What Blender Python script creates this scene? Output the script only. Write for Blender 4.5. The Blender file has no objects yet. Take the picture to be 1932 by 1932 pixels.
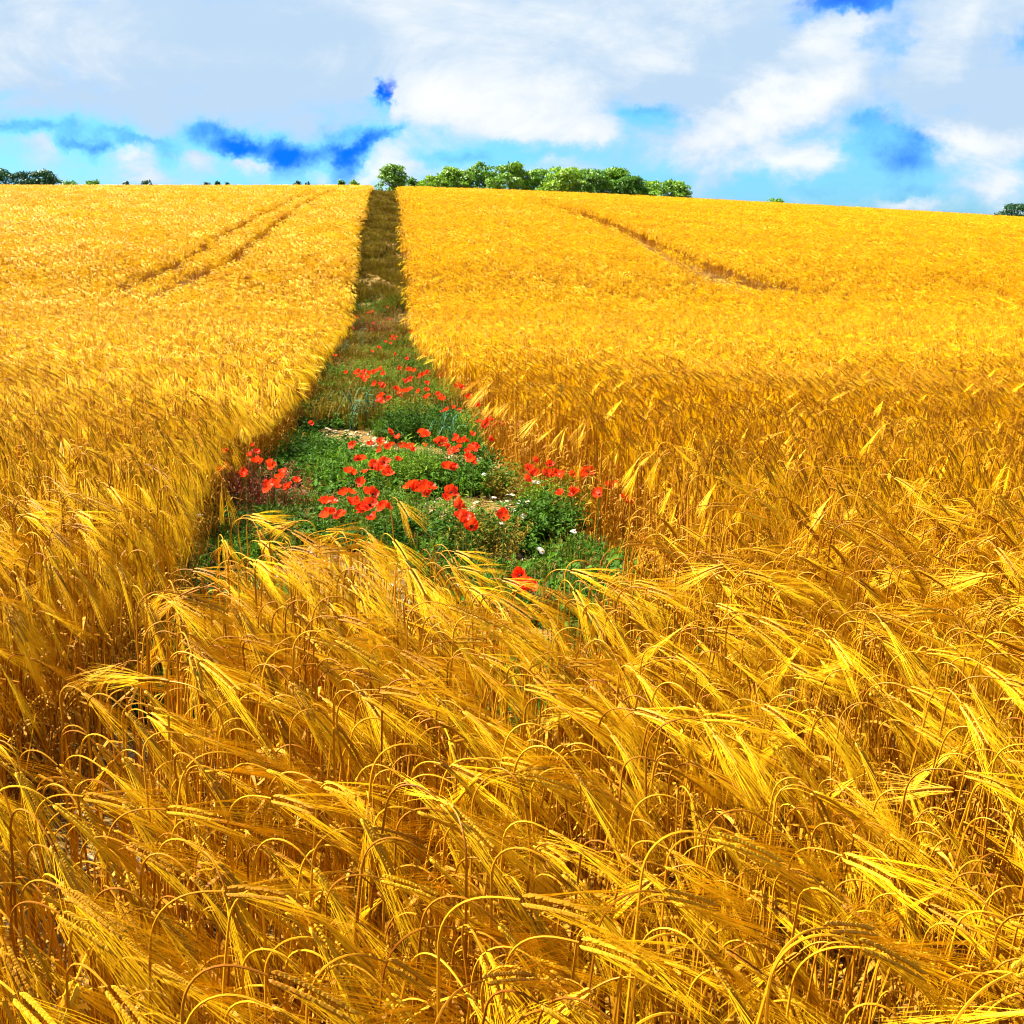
import bpy, math, random
import numpy as np
from mathutils import Vector, Matrix, Euler

S = bpy.context.scene
C = S.collection
R = math.radians
PI = math.pi

# ------------------------------------------------------------------ camera
EYE = 1.65
PITCH = R(15.0)
FOV = R(50.0)
F = 966.0 / math.tan(FOV / 2)          # focal length in units of a 1932 px wide picture
cd = bpy.data.cameras.new('camera')
cam = bpy.data.objects.new('camera', cd)
C.objects.link(cam)
cam.location = (0, 0, EYE)
cam.rotation_euler = (PI / 2 - PITCH, 0, 0)
cd.sensor_width = 36
cd.sensor_fit = 'HORIZONTAL'
cd.angle = FOV
cd.clip_start = 0.05
cd.clip_end = 5000
S.camera = cam

S.cycles.max_bounces = 6
S.cycles.diffuse_bounces = 4
S.cycles.adaptive_threshold = 0.03
S.cycles.filter_width = 1.15

# ------------------------------------------------------------------ exposure, sun
S.view_settings.view_transform = 'Standard'
S.view_settings.look = 'None'
S.view_settings.gamma = 1.0
S.view_settings.exposure = 2.30
SUN_EL, SUN_AZ = R(50), R(-68)         # azimuth from +Y towards +X
sd = bpy.data.lights.new('sun', 'SUN')
sd.energy = 5.0
sd.angle = R(0.53)
sd.color = (1.0, 0.93, 0.80)
sun = bpy.data.objects.new('sun', sd)
C.objects.link(sun)
sdir = Vector((math.sin(SUN_AZ) * math.cos(SUN_EL), math.cos(SUN_AZ) * math.cos(SUN_EL), math.sin(SUN_EL)))
sun.rotation_euler = sdir.to_track_quat('Z', 'Y').to_euler()
sun.location = sdir * 60

# ------------------------------------------------------------------ picture <-> place
def ray(px, py):
    v = 966 - py
    return np.array([px - 966.0, F * math.cos(PITCH) + v * math.sin(PITCH), v * math.cos(PITCH) - F * math.sin(PITCH)])

# ------------------------------------------------------------------ world: daylight sky with broken cloud
def build_world():
    w = bpy.data.worlds.new('World')
    S.world = w
    w.use_nodes = True
    nt = w.node_tree
    N, L = nt.nodes, nt.links
    N.clear()
    out = N.new('ShaderNodeOutputWorld')
    bg = N.new('ShaderNodeBackground')
    L.new(bg.outputs[0], out.inputs[0])
    w.cycles.sampling_method = 'MANUAL'
    w.cycles.sample_map_resolution = 256
    bg.inputs[1].default_value = 0.0505

    def val(s, sock):
        if isinstance(s, (int, float)):
            sock.default_value = s
        elif isinstance(s, tuple):
            sock.default_value = s
        else:
            L.new(s, sock)

    def m(op, a, b=0.0, c=None, clamp=False):
        n = N.new('ShaderNodeMath')
        n.operation = op
        n.use_clamp = clamp
        val(a, n.inputs[0]); val(b, n.inputs[1])
        if c is not None:
            val(c, n.inputs[2])
        return n.outputs[0]

    def mixc(f, a, b):
        n = N.new('ShaderNodeMix')
        n.data_type = 'RGBA'
        val(f, n.inputs[0]); val(a, n.inputs[6]); val(b, n.inputs[7])
        return n.outputs[2]

    def smooth(x, lo, hi, a=0.0, b=1.0):
        n = N.new('ShaderNodeMapRange')
        n.interpolation_type = 'SMOOTHSTEP'
        val(x, n.inputs[0]); val(lo, n.inputs[1]); val(hi, n.inputs[2]); val(a, n.inputs[3]); val(b, n.inputs[4])
        return n.outputs[0]

    tc = N.new('ShaderNodeTexCoord')
    sep = N.new('ShaderNodeSeparateXYZ')
    L.new(tc.outputs['Generated'], sep.inputs[0])
    den = m('MAXIMUM', m('ABSOLUTE', sep.outputs[1]), 0.12)
    u = m('DIVIDE', sep.outputs[0], den)
    v = m('DIVIDE', sep.outputs[2], den)
    comb = N.new('ShaderNodeCombineXYZ')
    L.new(u, comb.inputs[0]); L.new(v, comb.inputs[1]); L.new(sep.outputs[1], comb.inputs[2])
    # gentle warp so that no cloud keeps a plain outline
    def noise(vec, scale, detail, rough=0.55, dist=0.0, sy=1.0, off=0.0):
        mp = N.new('ShaderNodeMapping')
        mp.inputs['Scale'].default_value = (scale, scale * sy, 0.4)
        mp.inputs['Location'].default_value = (off, off * 0.7, off)
        L.new(vec, mp.inputs[0])
        n = N.new('ShaderNodeTexNoise')
        n.inputs['Scale'].default_value = 1.0
        n.inputs['Detail'].default_value = detail
        n.inputs['Roughness'].default_value = rough
        n.inputs['Distortion'].default_value = dist
        L.new(mp.outputs[0], n.inputs['Vector'])
        return n
    nw = noise(comb.outputs[0], 18, 6, 0.65)
    nw2 = noise(comb.outputs[0], 5, 2, 0.5, off=3.3)
    vm = N.new('ShaderNodeVectorMath'); vm.operation = 'MULTIPLY_ADD'
    L.new(nw.outputs['Color'], vm.inputs[0])
    vm.inputs[1].default_value = (0.075, 0.05, 0)
    L.new(comb.outputs[0], vm.inputs[2])
    vm2 = N.new('ShaderNodeVectorMath'); vm2.operation = 'MULTIPLY_ADD'
    L.new(nw2.outputs['Color'], vm2.inputs[0])
    vm2.inputs[1].default_value = (0.05, 0.03, 0)
    L.new(vm.outputs[0], vm2.inputs[2])
    vs = N.new('ShaderNodeVectorMath'); vs.operation = 'SUBTRACT'
    L.new(vm2.outputs[0], vs.inputs[0]); vs.inputs[1].default_value = (0.0625, 0.040, 0)
    P = vs.outputs[0]

    def blob(x, y, rx, ry, rot):
        r = ray(x, y)
        uu, vv = r[0] / r[1], r[2] / r[1]
        k = 1.0 / F
        mp = N.new('ShaderNodeMapping')
        mp.vector_type = 'TEXTURE'
        mp.inputs['Location'].default_value = (uu, vv, 0)
        mp.inputs['Rotation'].default_value = (0, 0, R(rot))
        mp.inputs['Scale'].default_value = (rx * k, ry * k, 1e6)
        L.new(P, mp.inputs[0])
        ln = N.new('ShaderNodeVectorMath'); ln.operation = 'LENGTH'
        L.new(mp.outputs[0], ln.inputs[0])
        return smooth(ln.outputs['Value'], 0.0, 1.5, 1.0, 0.0)

    # fields: cover (0 open sky .. 1 cloud), light (0 grey underside .. 1 white), deep (deep blue openings)
    n1 = noise(comb.outputs[0], 10, 10, 0.62, sy=1.7, off=1.7, dist=.4).outputs['Fac']
    n2 = noise(comb.outputs[0], 6, 8, 0.62, sy=2.2, off=8.1, dist=.5).outputs['Fac']
    high = smooth(v, 0.035, 0.13)            # high cloud deck thins out to broken sky at the horizon
    cover = m('ADD', m('MULTIPLY_ADD', n1, 2.6, -1.0), m('MULTIPLY', high, 0.62))
    light = m('ADD', m('MULTIPLY_ADD', n2, 3.6, -1.9), m('MULTIPLY_ADD', n1, 1.8, -0.85))
    deep = 0.0
    #        x    y    rx   ry  rot  cover light deep
    blobs = [
        (850, 90, 330, 90, 0, .5, .12, 0), (300, 70, 330, 80, 0, .45, .05, 0), (40, 90, 110, 80, 0, .4, .35, 0),
        (470, 195, 230, 55, 4, .35, -.75, 0), (200, 205, 200, 30, 0, .1, -.55, 0), (600, 225, 120, 30, 0, .0, -.55, 0),
        (960, 195, 230, 60, -4, .7, .6, 0), (790, 180, 80, 50, 0, .5, .5, 0),
        (1130, 90, 260, 90, 12, .5, .15, 0), (1400, 80, 200, 60, 30, .2, -.55, 0), (1290, 165, 150, 50, 20, .2, -.75, 0),
        (1430, 218, 190, 42, 16, .9, .9, 0), (1570, 150, 90, 45, 35, .6, .6, 0), (1560, 70, 110, 30, 20, .6, .6, 0),
        (1650, 50, 60, 50, 50, .1, .1, 0), (1790, 90, 150, 50, 42, .6, .5, 0), (1790, 205, 150, 45, 5, .4, -.7, 0),
        (1900, 130, 60, 110, 0, .2, -.7, 0), (1860, 265, 100, 42, 8, .8, .8, 0), (1900, 345, 70, 40, 15, .6, .7, 0),
        (1490, 320, 110, 42, 4, .8, .7, 0), (1290, 300, 90, 30, 15, .4, .5, 0), (1120, 255, 70, 35, 20, .35, .5, 0),
        (1040, 320, 120, 25, 0, .3, .4, 0), (640, 325, 70, 18, 0, .5, .5, 0), (740, 310, 60, 40, 0, .45, .5, 0),
        (500, 300, 45, 20, 5, .65, .6, 0), (395, 300, 34, 40, 0, .45, .35, 0), (255, 290, 42, 24, 0, .5, .5, 0),
        (100, 285, 48, 20, 0, .45, .45, 0), (300, 335, 60, 16, 0, .5, .5, 0), (60, 325, 60, 20, 0, .3, .3, 0),
        (1700, 395, 110, 16, -5, .4, .5, 0),
        # openings
        (80, 252, 90, 12, 0, -.5, 0, .55), (250, 258, 60, 10, 0, -.4, 0, .5), (1190, 222, 60, 14, 0, -.5, 0, .5), (1700, 310, 50, 40, 0, -.5, 0, .45),
        (1640, 245, 60, 14, 10, -.4, 0, .3), (330, 280, 40, 30, 0, -.4, 0, .35), (980, 268, 60, 12, 0, -.4, 0, .2),
        (350, 262, 400, 26, 0, -.42, .1, .08), (30, 240, 120, 22, 0, -.3, -.1, .2),
        (712, 172, 15, 32, 0, -1.5, 0, 1.5), (778, 82, 12, 22, 0, -.5, 0, .3), (700, 262, 34, 11, 10, -1, 0, 1),
        (425, 245, 55, 20, -15, -.9, 0, .95), (500, 272, 75, 14, 0, -.9, 0, .95), (562, 305, 26, 38, 0, -.8, 0, .75),
        (655, 300, 26, 46, 10, -.9, 0, .9), (610, 288, 70, 13, 4, -.8, 0, .7), (150, 280, 22, 13, 0, -.8, 0, .85),
        (190, 288, 22, 15, 30, -.8, 0, .9), (905, 300, 90, 13, 0, -.7, 0, .6), (1200, 230, 90, 30, 0, -.55, 0, .15),
        (1660, 290, 85, 70, 0, -.85, 0, .25), (1745, 300, 80, 55, 20, -.7, 0, .3), (1590, 5, 80, 20, 5, -1.6, 0, .9), (1630, 50, 60, 40, 60, -.7, 0, .25),
        (1690, 90, 50, 100, 0, -.5, 0, .1), (1565, 372, 80, 13, 0, -.9, 0, .55), (1720, 372, 50, 16, 0, -.6, 0, .4),
        (1400, 350, 60, 22, 10, -.5, 0, .2), (1240, 345, 60, 20, 0, -.4, 0, .1), (1925, 70, 30, 40, 0, -.6, 0, .4),
        (1500, 50, 50, 16, 0, -.5, 0, .35), (1080, 290, 70, 16, 0, -.4, 0, .2),
    ]
    for (x, y, rx, ry, rot, a, b, d) in blobs:
        if d > .5: rx, ry = rx * 1.35, ry * 1.25
        f = blob(x, y, rx, ry, rot)
        if a:
            cover = m('MULTIPLY_ADD', f, a, cover)
        if b:
            light = m('MULTIPLY_ADD', f, b, light)
        if d:
            deep = m('MULTIPLY_ADD', f, d, deep)
    cov = smooth(cover, -0.15, 1.05)
    lit = smooth(light, -0.5, 1.4)
    dp = m('MULTIPLY', smooth(m('ADD', deep, m('MULTIPLY_ADD', n1, 2.2, -1.1)), 0.0, 1.45), 1.0, clamp=True)
    sky = N.new('ShaderNodeTexSky')
    sky.sky_type = 'NISHITA'
    sky.sun_disc = False
    sky.sun_elevation = SUN_EL
    sky.sun_rotation = SUN_AZ
    sky.air_density = 1.0
    sky.dust_density = 0.3
    sky.ozone_density = 2.5
    tint = N.new('ShaderNodeMix'); tint.data_type = 'RGBA'; tint.blend_type = 'MULTIPLY'
    tint.inputs[0].default_value = 1.0
    L.new(sky.outputs[0], tint.inputs[6])
    tint.inputs[7].default_value = (0.28, 0.72, 1.28, 1)
    tint2 = N.new('ShaderNodeMix'); tint2.data_type = 'RGBA'; tint2.blend_type = 'MULTIPLY'
    tint2.inputs[0].default_value = 1.0
    L.new(tint.outputs[2], tint2.inputs[6])
    tint2.inputs[7].default_value = (0.015, 0.24, 0.78, 1)
    blue = mixc(dp, tint.outputs[2], tint2.outputs[2])
    cloud = mixc(lit, (3.15, 4.25, 5.5, 1), (5.9, 6.05, 6.1, 1))
    fin0 = mixc(cov, blue, cloud)
    sc_ = N.new('ShaderNodeVectorMath'); sc_.operation = 'SCALE'
    L.new(fin0, sc_.inputs[0]); sc_.inputs['Scale'].default_value = 0.685
    fin = sc_.outputs[0]
    L.new(fin, bg.inputs[0])
    return bg
build_world()

# ------------------------------------------------------------------ helpers
def tag(o, label=None, cat=None, group=None, kind=None):
    if label: o['label'] = label
    if cat: o['category'] = cat
    if group: o['group'] = group
    if kind: o['kind'] = kind
    return o

class MB:
    """collects triangles and quads, builds ONE mesh"""
    def __init__(self):
        self.v, self.f, self.m = [], [], []
    def add(self, vs, fs, mat=0):
        n = len(self.v)
        self.v.extend([tuple(p) for p in vs])
        self.f.extend([tuple(i + n for i in q) for q in fs])
        self.m.extend([mat] * len(fs))
    def merge(self, o, mat=None, M=None):
        vs = o.v
        if M is not None:
            a = np.array(o.v) @ M[0].T + M[1]
            vs = [tuple(p) for p in a]
        n = len(self.v)
        self.v.extend(vs)
        self.f.extend([tuple(i + n for i in q) for q in o.f])
        self.m.extend(o.m if mat is None else [mat] * len(o.f))
    def mesh(self, name, mats, smooth=False):
        me = bpy.data.meshes.new(name)
        me.from_pydata(self.v, [], self.f)
        for mt in mats: me.materials.append(mt)
        if len(mats) > 1: me.polygons.foreach_set('material_index', self.m)
        if smooth: me.polygons.foreach_set('use_smooth', [True] * len(self.f))
        me.update()
        return me
    def build(self, name, mats, parent=None, smooth=False):
        if not isinstance(mats, (list, tuple)): mats = [mats]
        o = bpy.data.objects.new(name, self.mesh(name, mats, smooth))
        C.objects.link(o)
        if parent: o.parent = parent
        return o

def unit(a):
    a = np.asarray(a, float)
    return a / (np.linalg.norm(a) + 1e-12)

def tube(mb, pts, rad, sides=4, mat=0, cap=False, flat=1.0):
    pts = np.asarray(pts, float)
    n = len(pts)
    rad = np.broadcast_to(rad, (n,))
    t = np.gradient(pts, axis=0)
    ref = np.array([0.13, 1.0, 0.21])
    vs = []
    for i in range(n):
        d = unit(t[i])
        a = unit(np.cross(d, ref)); b = np.cross(d, a)
        for k in range(sides):
            w = 2 * PI * k / sides
            vs.append(pts[i] + rad[i] * (math.cos(w) * a + flat * math.sin(w) * b))
    fs = []
    for i in range(n - 1):
        for k in range(sides):
            k2 = (k + 1) % sides
            fs.append((i * sides + k, i * sides + k2, (i + 1) * sides + k2, (i + 1) * sides + k))
    mb.add(vs, fs, mat)

def ribbon(mb, pts, wid, side, mat=0):
    pts = np.asarray(pts, float)
    n = len(pts)
    side = np.asarray(side, float)
    wid = np.broadcast_to(wid, (n,))
    vs = []
    for i in range(n):
        s = side[i] if side.ndim == 2 else side
        vs.append(pts[i] - s * wid[i] / 2); vs.append(pts[i] + s * wid[i] / 2)
    fs = [(2 * i, 2 * i + 1, 2 * i + 3, 2 * i + 2) for i in range(n - 1)]
    mb.add(vs, fs, mat)

# ------------------------------------------------------------------ materials
def plant_mat(name, c1, c2, trans=0.3, rough=0.5, spec=0.25, patch=0.0, patch_c=None, fine=0.0, tcol=None, random_per=True):
    mt = bpy.data.materials.new(name)
    mt.use_nodes = True
    nt = mt.node_tree; N, L = nt.nodes, nt.links
    N.clear()
    out = N.new('ShaderNodeOutputMaterial')
    info = N.new('ShaderNodeObjectInfo')
    geo = N.new('ShaderNodeNewGeometry')
    nz = N.new('ShaderNodeTexNoise'); nz.inputs['Scale'].default_value = 9.0; nz.inputs['Detail'].default_value = 3
    L.new(geo.outputs['Position'], nz.inputs['Vector'])
    add = N.new('ShaderNodeMath'); add.operation = 'MULTIPLY_ADD'
    att = N.new('ShaderNodeAttribute'); att.attribute_name = 'rnd'
    sm = N.new('ShaderNodeMath'); sm.operation = 'ADD'
    L.new(info.outputs['Random'], sm.inputs[0]); L.new(att.outputs['Fac'], sm.inputs[1])
    fr = N.new('ShaderNodeMath'); fr.operation = 'FRACT'; L.new(sm.outputs[0], fr.inputs[0])
    L.new(fr.outputs[0], add.inputs[0]); add.inputs[1].default_value = 0.7 if random_per else 0.0
    sub = N.new('ShaderNodeMath'); sub.operation = 'MULTIPLY_ADD'
    L.new(nz.outputs['Fac'], sub.inputs[0]); sub.inputs[1].default_value = 1.1; sub.inputs[2].default_value = -0.4
    L.new(sub.outputs[0], add.inputs[2]); add.use_clamp = True
    mx = N.new('ShaderNodeMix'); mx.data_type = 'RGBA'
    L.new(add.outputs[0], mx.inputs[0])
    mx.inputs[6].default_value = (*c1, 1); mx.inputs[7].default_value = (*c2, 1)
    col = mx.outputs[2]
    if patch > 0:
        mp = N.new('ShaderNodeMapping'); mp.inputs['Scale'].default_value = (0.05, 0.11, 0.0)
        L.new(geo.outputs['Position'], mp.inputs[0])
        pn = N.new('ShaderNodeTexNoise'); pn.inputs['Scale'].default_value = 1.0; pn.inputs['Detail'].default_value = 6
        pn.inputs['Roughness'].default_value = 0.65
        L.new(mp.outputs[0], pn.inputs['Vector'])
        mr = N.new('ShaderNodeMapRange'); mr.inputs[1].default_value = 0.46; mr.inputs[2].default_value = 0.70
        mr.inputs[4].default_value = patch
        L.new(pn.outputs['Fac'], mr.inputs[0])
        m2 = N.new('ShaderNodeMix'); m2.data_type = 'RGBA'
        L.new(mr.outputs[0], m2.inputs[0]); L.new(col, m2.inputs[6]); m2.inputs[7].default_value = (*patch_c, 1)
        col = m2.outputs[2]
    pb = N.new('ShaderNodeBsdfPrincipled')
    L.new(col, pb.inputs['Base Color'])
    pb.inputs['Roughness'].default_value = rough
    pb.inputs['Specular IOR Level'].default_value = spec
    last = pb.outputs[0]
    if trans > 0:
        tr = N.new('ShaderNodeBsdfTranslucent')
        if tcol: tr.inputs[0].default_value = (*tcol, 1)
        else: L.new(col, tr.inputs[0])
        ms = N.new('ShaderNodeMixShader'); ms.inputs[0].default_value = trans
        L.new(last, ms.inputs[1]); L.new(tr.outputs[0], ms.inputs[2])
        last = ms.outputs[0]
    L.new(last, out.inputs[0])
    return mt

M_STEM = plant_mat('straw_stem', (0.17, 0.048, 0.001), (0.58, 0.28, 0.006), 0.05, 0.55, 0.10)
M_EAR = plant_mat('barley_ear', (0.22, 0.075, 0.001), (0.58, 0.32, 0.007), 0.08, 0.55, 0.12, patch=0.6, patch_c=(0.36, 0.15, 0.004))
M_AWN = plant_mat('barley_awn', (0.48, 0.23, 0.001), (0.80, 0.55, 0.009), 0.32, 0.50, 0.10, patch=0.6, patch_c=(0.60, 0.29, 0.006), tcol=(0.85, 0.48, 0.003))
M_LEAF = plant_mat('dry_leaf', (0.18, 0.06, 0.002), (0.52, 0.27, 0.012), 0.20, 0.6, 0.10)
BARLEY = [M_STEM, M_EAR, M_AWN, M_LEAF]

# ------------------------------------------------------------------ terrain
_PY = np.array([-40, 0, 3, 6.1, 8.5, 12.9, 16.4, 21.8, 27.3, 31.5, 35.5, 39.8, 43, 52, 63, 74, 85, 95, 106, 120, 150, 250, 600, 1500.])
_PZ = np.array([.4, .06, 0, -.27, -.46, -.80, -1.05, -1.38, -1.72, -1.90, -1.92, -1.50, -.85, .25, 1.28, 2.28, 3.05, 3.46, 3.62, 3.45, 2.3, -3, -18, -60.])
def _hermite(x):
    x = np.asarray(x, float)
    m = np.gradient(_PZ, _PY)
    i = np.clip(np.searchsorted(_PY, x) - 1, 0, len(_PY) - 2)
    h = _PY[i + 1] - _PY[i]
    t = np.clip((x - _PY[i]) / h, 0, 1)
    return ((2*t**3 - 3*t**2 + 1) * _PZ[i] + (t**3 - 2*t**2 + t) * h * m[i] +
            (-2*t**3 + 3*t**2) * _PZ[i + 1] + (t**3 - t**2) * h * m[i + 1])
def sstep(x, a, b):
    t = np.clip((np.asarray(x, float) - a) / (b - a), 0, 1)
    return t * t * (3 - 2 * t)
def terrain(x, y):
    x = np.asarray(x, float); y = np.asarray(y, float)
    z = _hermite(y)
    s = np.maximum(0, x + 14)
    fall = -2.75 * (s / 60.0) ** 1.3
    z = z + np.maximum(fall, -14) * sstep(y, 28, 95)
    z = z + 0.10 * np.sin(x * 0.11 + 1.0) * np.sin(y * 0.09 + .6) * sstep(y, 10, 40)
    return z
CANOPY = 0.78

def place(px, py, h=0.0, far=220):
    """the point of the ground (raised by h) seen at a picture point"""
    r = ray(px, py)
    r = r / np.linalg.norm(r)
    t = 0.8
    while t < far:
        p = r * t
        if EYE + p[2] <= terrain(p[0], p[1]) + h:
            lo, hi = t - max(.05, t * .01), t
            for _ in range(20):
                mid = (lo + hi) / 2
                q = r * mid
                if EYE + q[2] <= terrain(q[0], q[1]) + h: hi = mid
                else: lo = mid
            q = r * hi
            return float(q[0]), float(q[1])
        t += max(.05, t * .01)
    q = r * far
    return float(q[0]), float(q[1])

# ------------------------------------------------------------------ the poppy strip in plan
_SY = np.array([-1, 0, 3.1, 4.1, 6.1, 8.5, 10.2, 12.9, 16.4, 21.8, 27.3, 35, 40, 43, 52, 63, 95, 140, 200])
_SX = np.array([.35, .25, -.14, -.28, -.64, -1.01, -1.19, -1.52, -2.0, -2.7, -3.3, -4.25, -4.8, -5.05, -6.1, -7.2, -10.6, -15.5, -22])
def strip_c(y): return np.interp(y, _SY, _SX)
def strip_hw(y): return np.interp(y, [0, 3, 4, 6, 8, 10, 20, 40, 100], [1.06, 1.08, 1.15, 1.20, 1.10, 1.06, 1.05, 1.06, 1.32])
def wob(y, s):      # ragged crop edge
    return 0.05 * np.sin(y * 3.1 + s) + 0.04 * np.sin(y * 7.7 + 2 * s) + 0.05 * np.sin(y * 1.1 + 3 * s)

# far edge of the foreground crop, (x, y) in plan
_FX = np.array([-.95, -.85, -.55, -.35, -.17, -.06, .02, .10, .17, .32, .55, 1.2])
_FY = np.array([3.15, 3.36, 3.46, 3.40, 3.12, 2.88, 2.68, 2.74, 3.08, 3.34, 3.38, 3.38])
def tram(x, y, rad=.28):
    k = np.zeros(np.shape(x), bool)
    for q_, pts in enumerate(TRAMS):
        a = np.array(pts); rad_ = rad * (.85 if q_ < 2 else 1.0)
        for i in range(len(a) - 1):
            d = a[i + 1] - a[i]; L2 = d @ d
            t = np.clip(((x - a[i][0]) * d[0] + (y - a[i][1]) * d[1]) / L2, 0, 1)
            dx = x - a[i][0] - t * d[0]; dy = y - a[i][1] - t * d[1]
            k |= (dx * dx + dy * dy) < (rad_ ** 2)
    return k
def crop_here(x, y):
    """True where barley grows"""
    x = np.asarray(x, float); y = np.asarray(y, float)
    c, hw = strip_c(y), strip_hw(y)
    inside = (x > c - hw + wob(y, 1.0)) & (x < c + hw + wob(y, 4.0))
    front = y < np.interp(x, _FX, _FY) + 0.04 * np.sin(x * 17)
    block = ((x > -.86 - .04 * (y - 2) + .03 * np.sin(y * 9)) | (y < 1.8)) & front        # the crop that closes the near end
    gapr = (x > .60) & (x < 1.45) & (y > 3.35) & (y < 4.05 - (x - .7) * .6)
    ok = (~inside | block) & ~gapr
    gapl = (x > -1.26) & (x < -.98) & (y > 1.8) & (y < 3.3)
    return ok & ~gapl
def px_line(pts): return [place(x, y, CANOPY) for x, y in pts]
TRAMS = [
    px_line([(598, 355), (565, 367), (520, 385), (470, 409), (423, 434), (370, 467), (325, 495), (270, 520), (215, 540)]),
    px_line([(625, 357), (590, 370), (550, 392), (505, 425), (470, 455), (430, 487), (395, 500), (340, 527), (280, 552)]),
    px_line([(985, 373), (1060, 392), (1130, 412), (1190, 440), (1260, 480), (1340, 512), (1420, 535)]),
    px_line([(1010, 373), (1080, 390), (1150, 412), (1220, 443), (1290, 473), (1370, 507), (1460, 532), (1540, 547)]),
    px_line([(1640, 397), (1740, 411), (1840, 425), (1932, 437)]),
    px_line([(1700, 413), (1780, 424), (1860, 436), (1932, 448)]),
]

# ------------------------------------------------------------------ soil, one sheet out to the horizon
def mat_soil():
    mt = bpy.data.materials.new('chalky_soil')
    mt.use_nodes = True
    nt = mt.node_tree; N, L = nt.nodes, nt.links
    pb = N['Principled BSDF']
    geo = N.new('ShaderNodeNewGeometry')
    a = N.new('ShaderNodeTexNoise'); a.inputs['Scale'].default_value = 2.2; a.inputs['Detail'].default_value = 8
    b = N.new('ShaderNodeTexVoronoi'); b.inputs['Scale'].default_value = 26
    c = N.new('ShaderNodeTexNoise'); c.inputs['Scale'].default_value = 30; c.inputs['Detail'].default_value = 6
    for n in (a, b, c): L.new(geo.outputs['Position'], n.inputs['Vector'])
    r = N.new('ShaderNodeValToRGB')
    r.color_ramp.elements[0].color = (.05, .022, .006, 1); r.color_ramp.elements[0].position = .35
    r.color_ramp.elements[1].color = (.20, .125, .036, 1); r.color_ramp.elements[1].position = .62
    mx = N.new('ShaderNodeMath'); mx.operation = 'MULTIPLY_ADD'
    L.new(c.outputs['Fac'], mx.inputs[0]); mx.inputs[1].default_value = .6
    s = N.new('ShaderNodeMath'); s.operation = 'MULTIPLY_ADD'
    L.new(a.outputs['Fac'], s.inputs[0]); s.inputs[1].default_value = .6; s.inputs[2].default_value = -.08
    L.new(s.outputs[0], mx.inputs[2])
    L.new(mx.outputs[0], r.inputs[0])
    mm = N.new('ShaderNodeMapRange'); mm.inputs[1].default_value = .10; mm.inputs[2].default_value = .02
    L.new(b.outputs['Distance'], mm.inputs[0])
    m2 = N.new('ShaderNodeMix'); m2.data_type = 'RGBA'
    L.new(mm.outputs[0], m2.inputs[0]); L.new(r.outputs[0], m2.inputs[6]); m2.inputs[7].default_value = (.36, .27, .12, 1)
    L.new(m2.outputs[2], pb.inputs['Base Color'])
    pb.inputs['Roughness'].default_value = .95
    pb.inputs['Specular IOR Level'].default_value = .05
    bu = N.new('ShaderNodeBump'); bu.inputs['Strength'].default_value = .9; bu.inputs['Distance'].default_value = .03
    L.new(mx.outputs[0], bu.inputs['Height']); L.new(bu.outputs[0], pb.inputs['Normal'])
    return mt
M_SOIL = mat_soil()
def build_ground():
    ys = np.concatenate([np.arange(-40, 0, 4), np.arange(0, 14, .35), np.arange(14, 130, 2), np.arange(130, 300, 12), np.arange(300, 1501, 80)])
    xs = np.concatenate([-np.geomspace(1200, 5, 34), np.arange(-4.6, 4.7, .35), np.geomspace(5, 1200, 34)])
    X, Y = np.meshgrid(xs, ys)
    Z = terrain(X, Y)
    near = (np.abs(X) < 5) & (Y > 0) & (Y < 14)
    rs = np.random.RandomState(3)
    Z = Z + near * rs.uniform(-.018, .018, Z.shape)
    vs = np.stack([X, Y, Z], -1).reshape(-1, 3)
    nx = len(xs)
    mb = MB()
    fs = [(j * nx + i, j * nx + i + 1, (j + 1) * nx + i + 1, (j + 1) * nx + i) for j in range(len(ys) - 1) for i in range(nx - 1)]
    mb.add(vs, fs)
    o = mb.build('ground', M_SOIL, smooth=True)
    tag(o, kind='structure')
build_ground()

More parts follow.
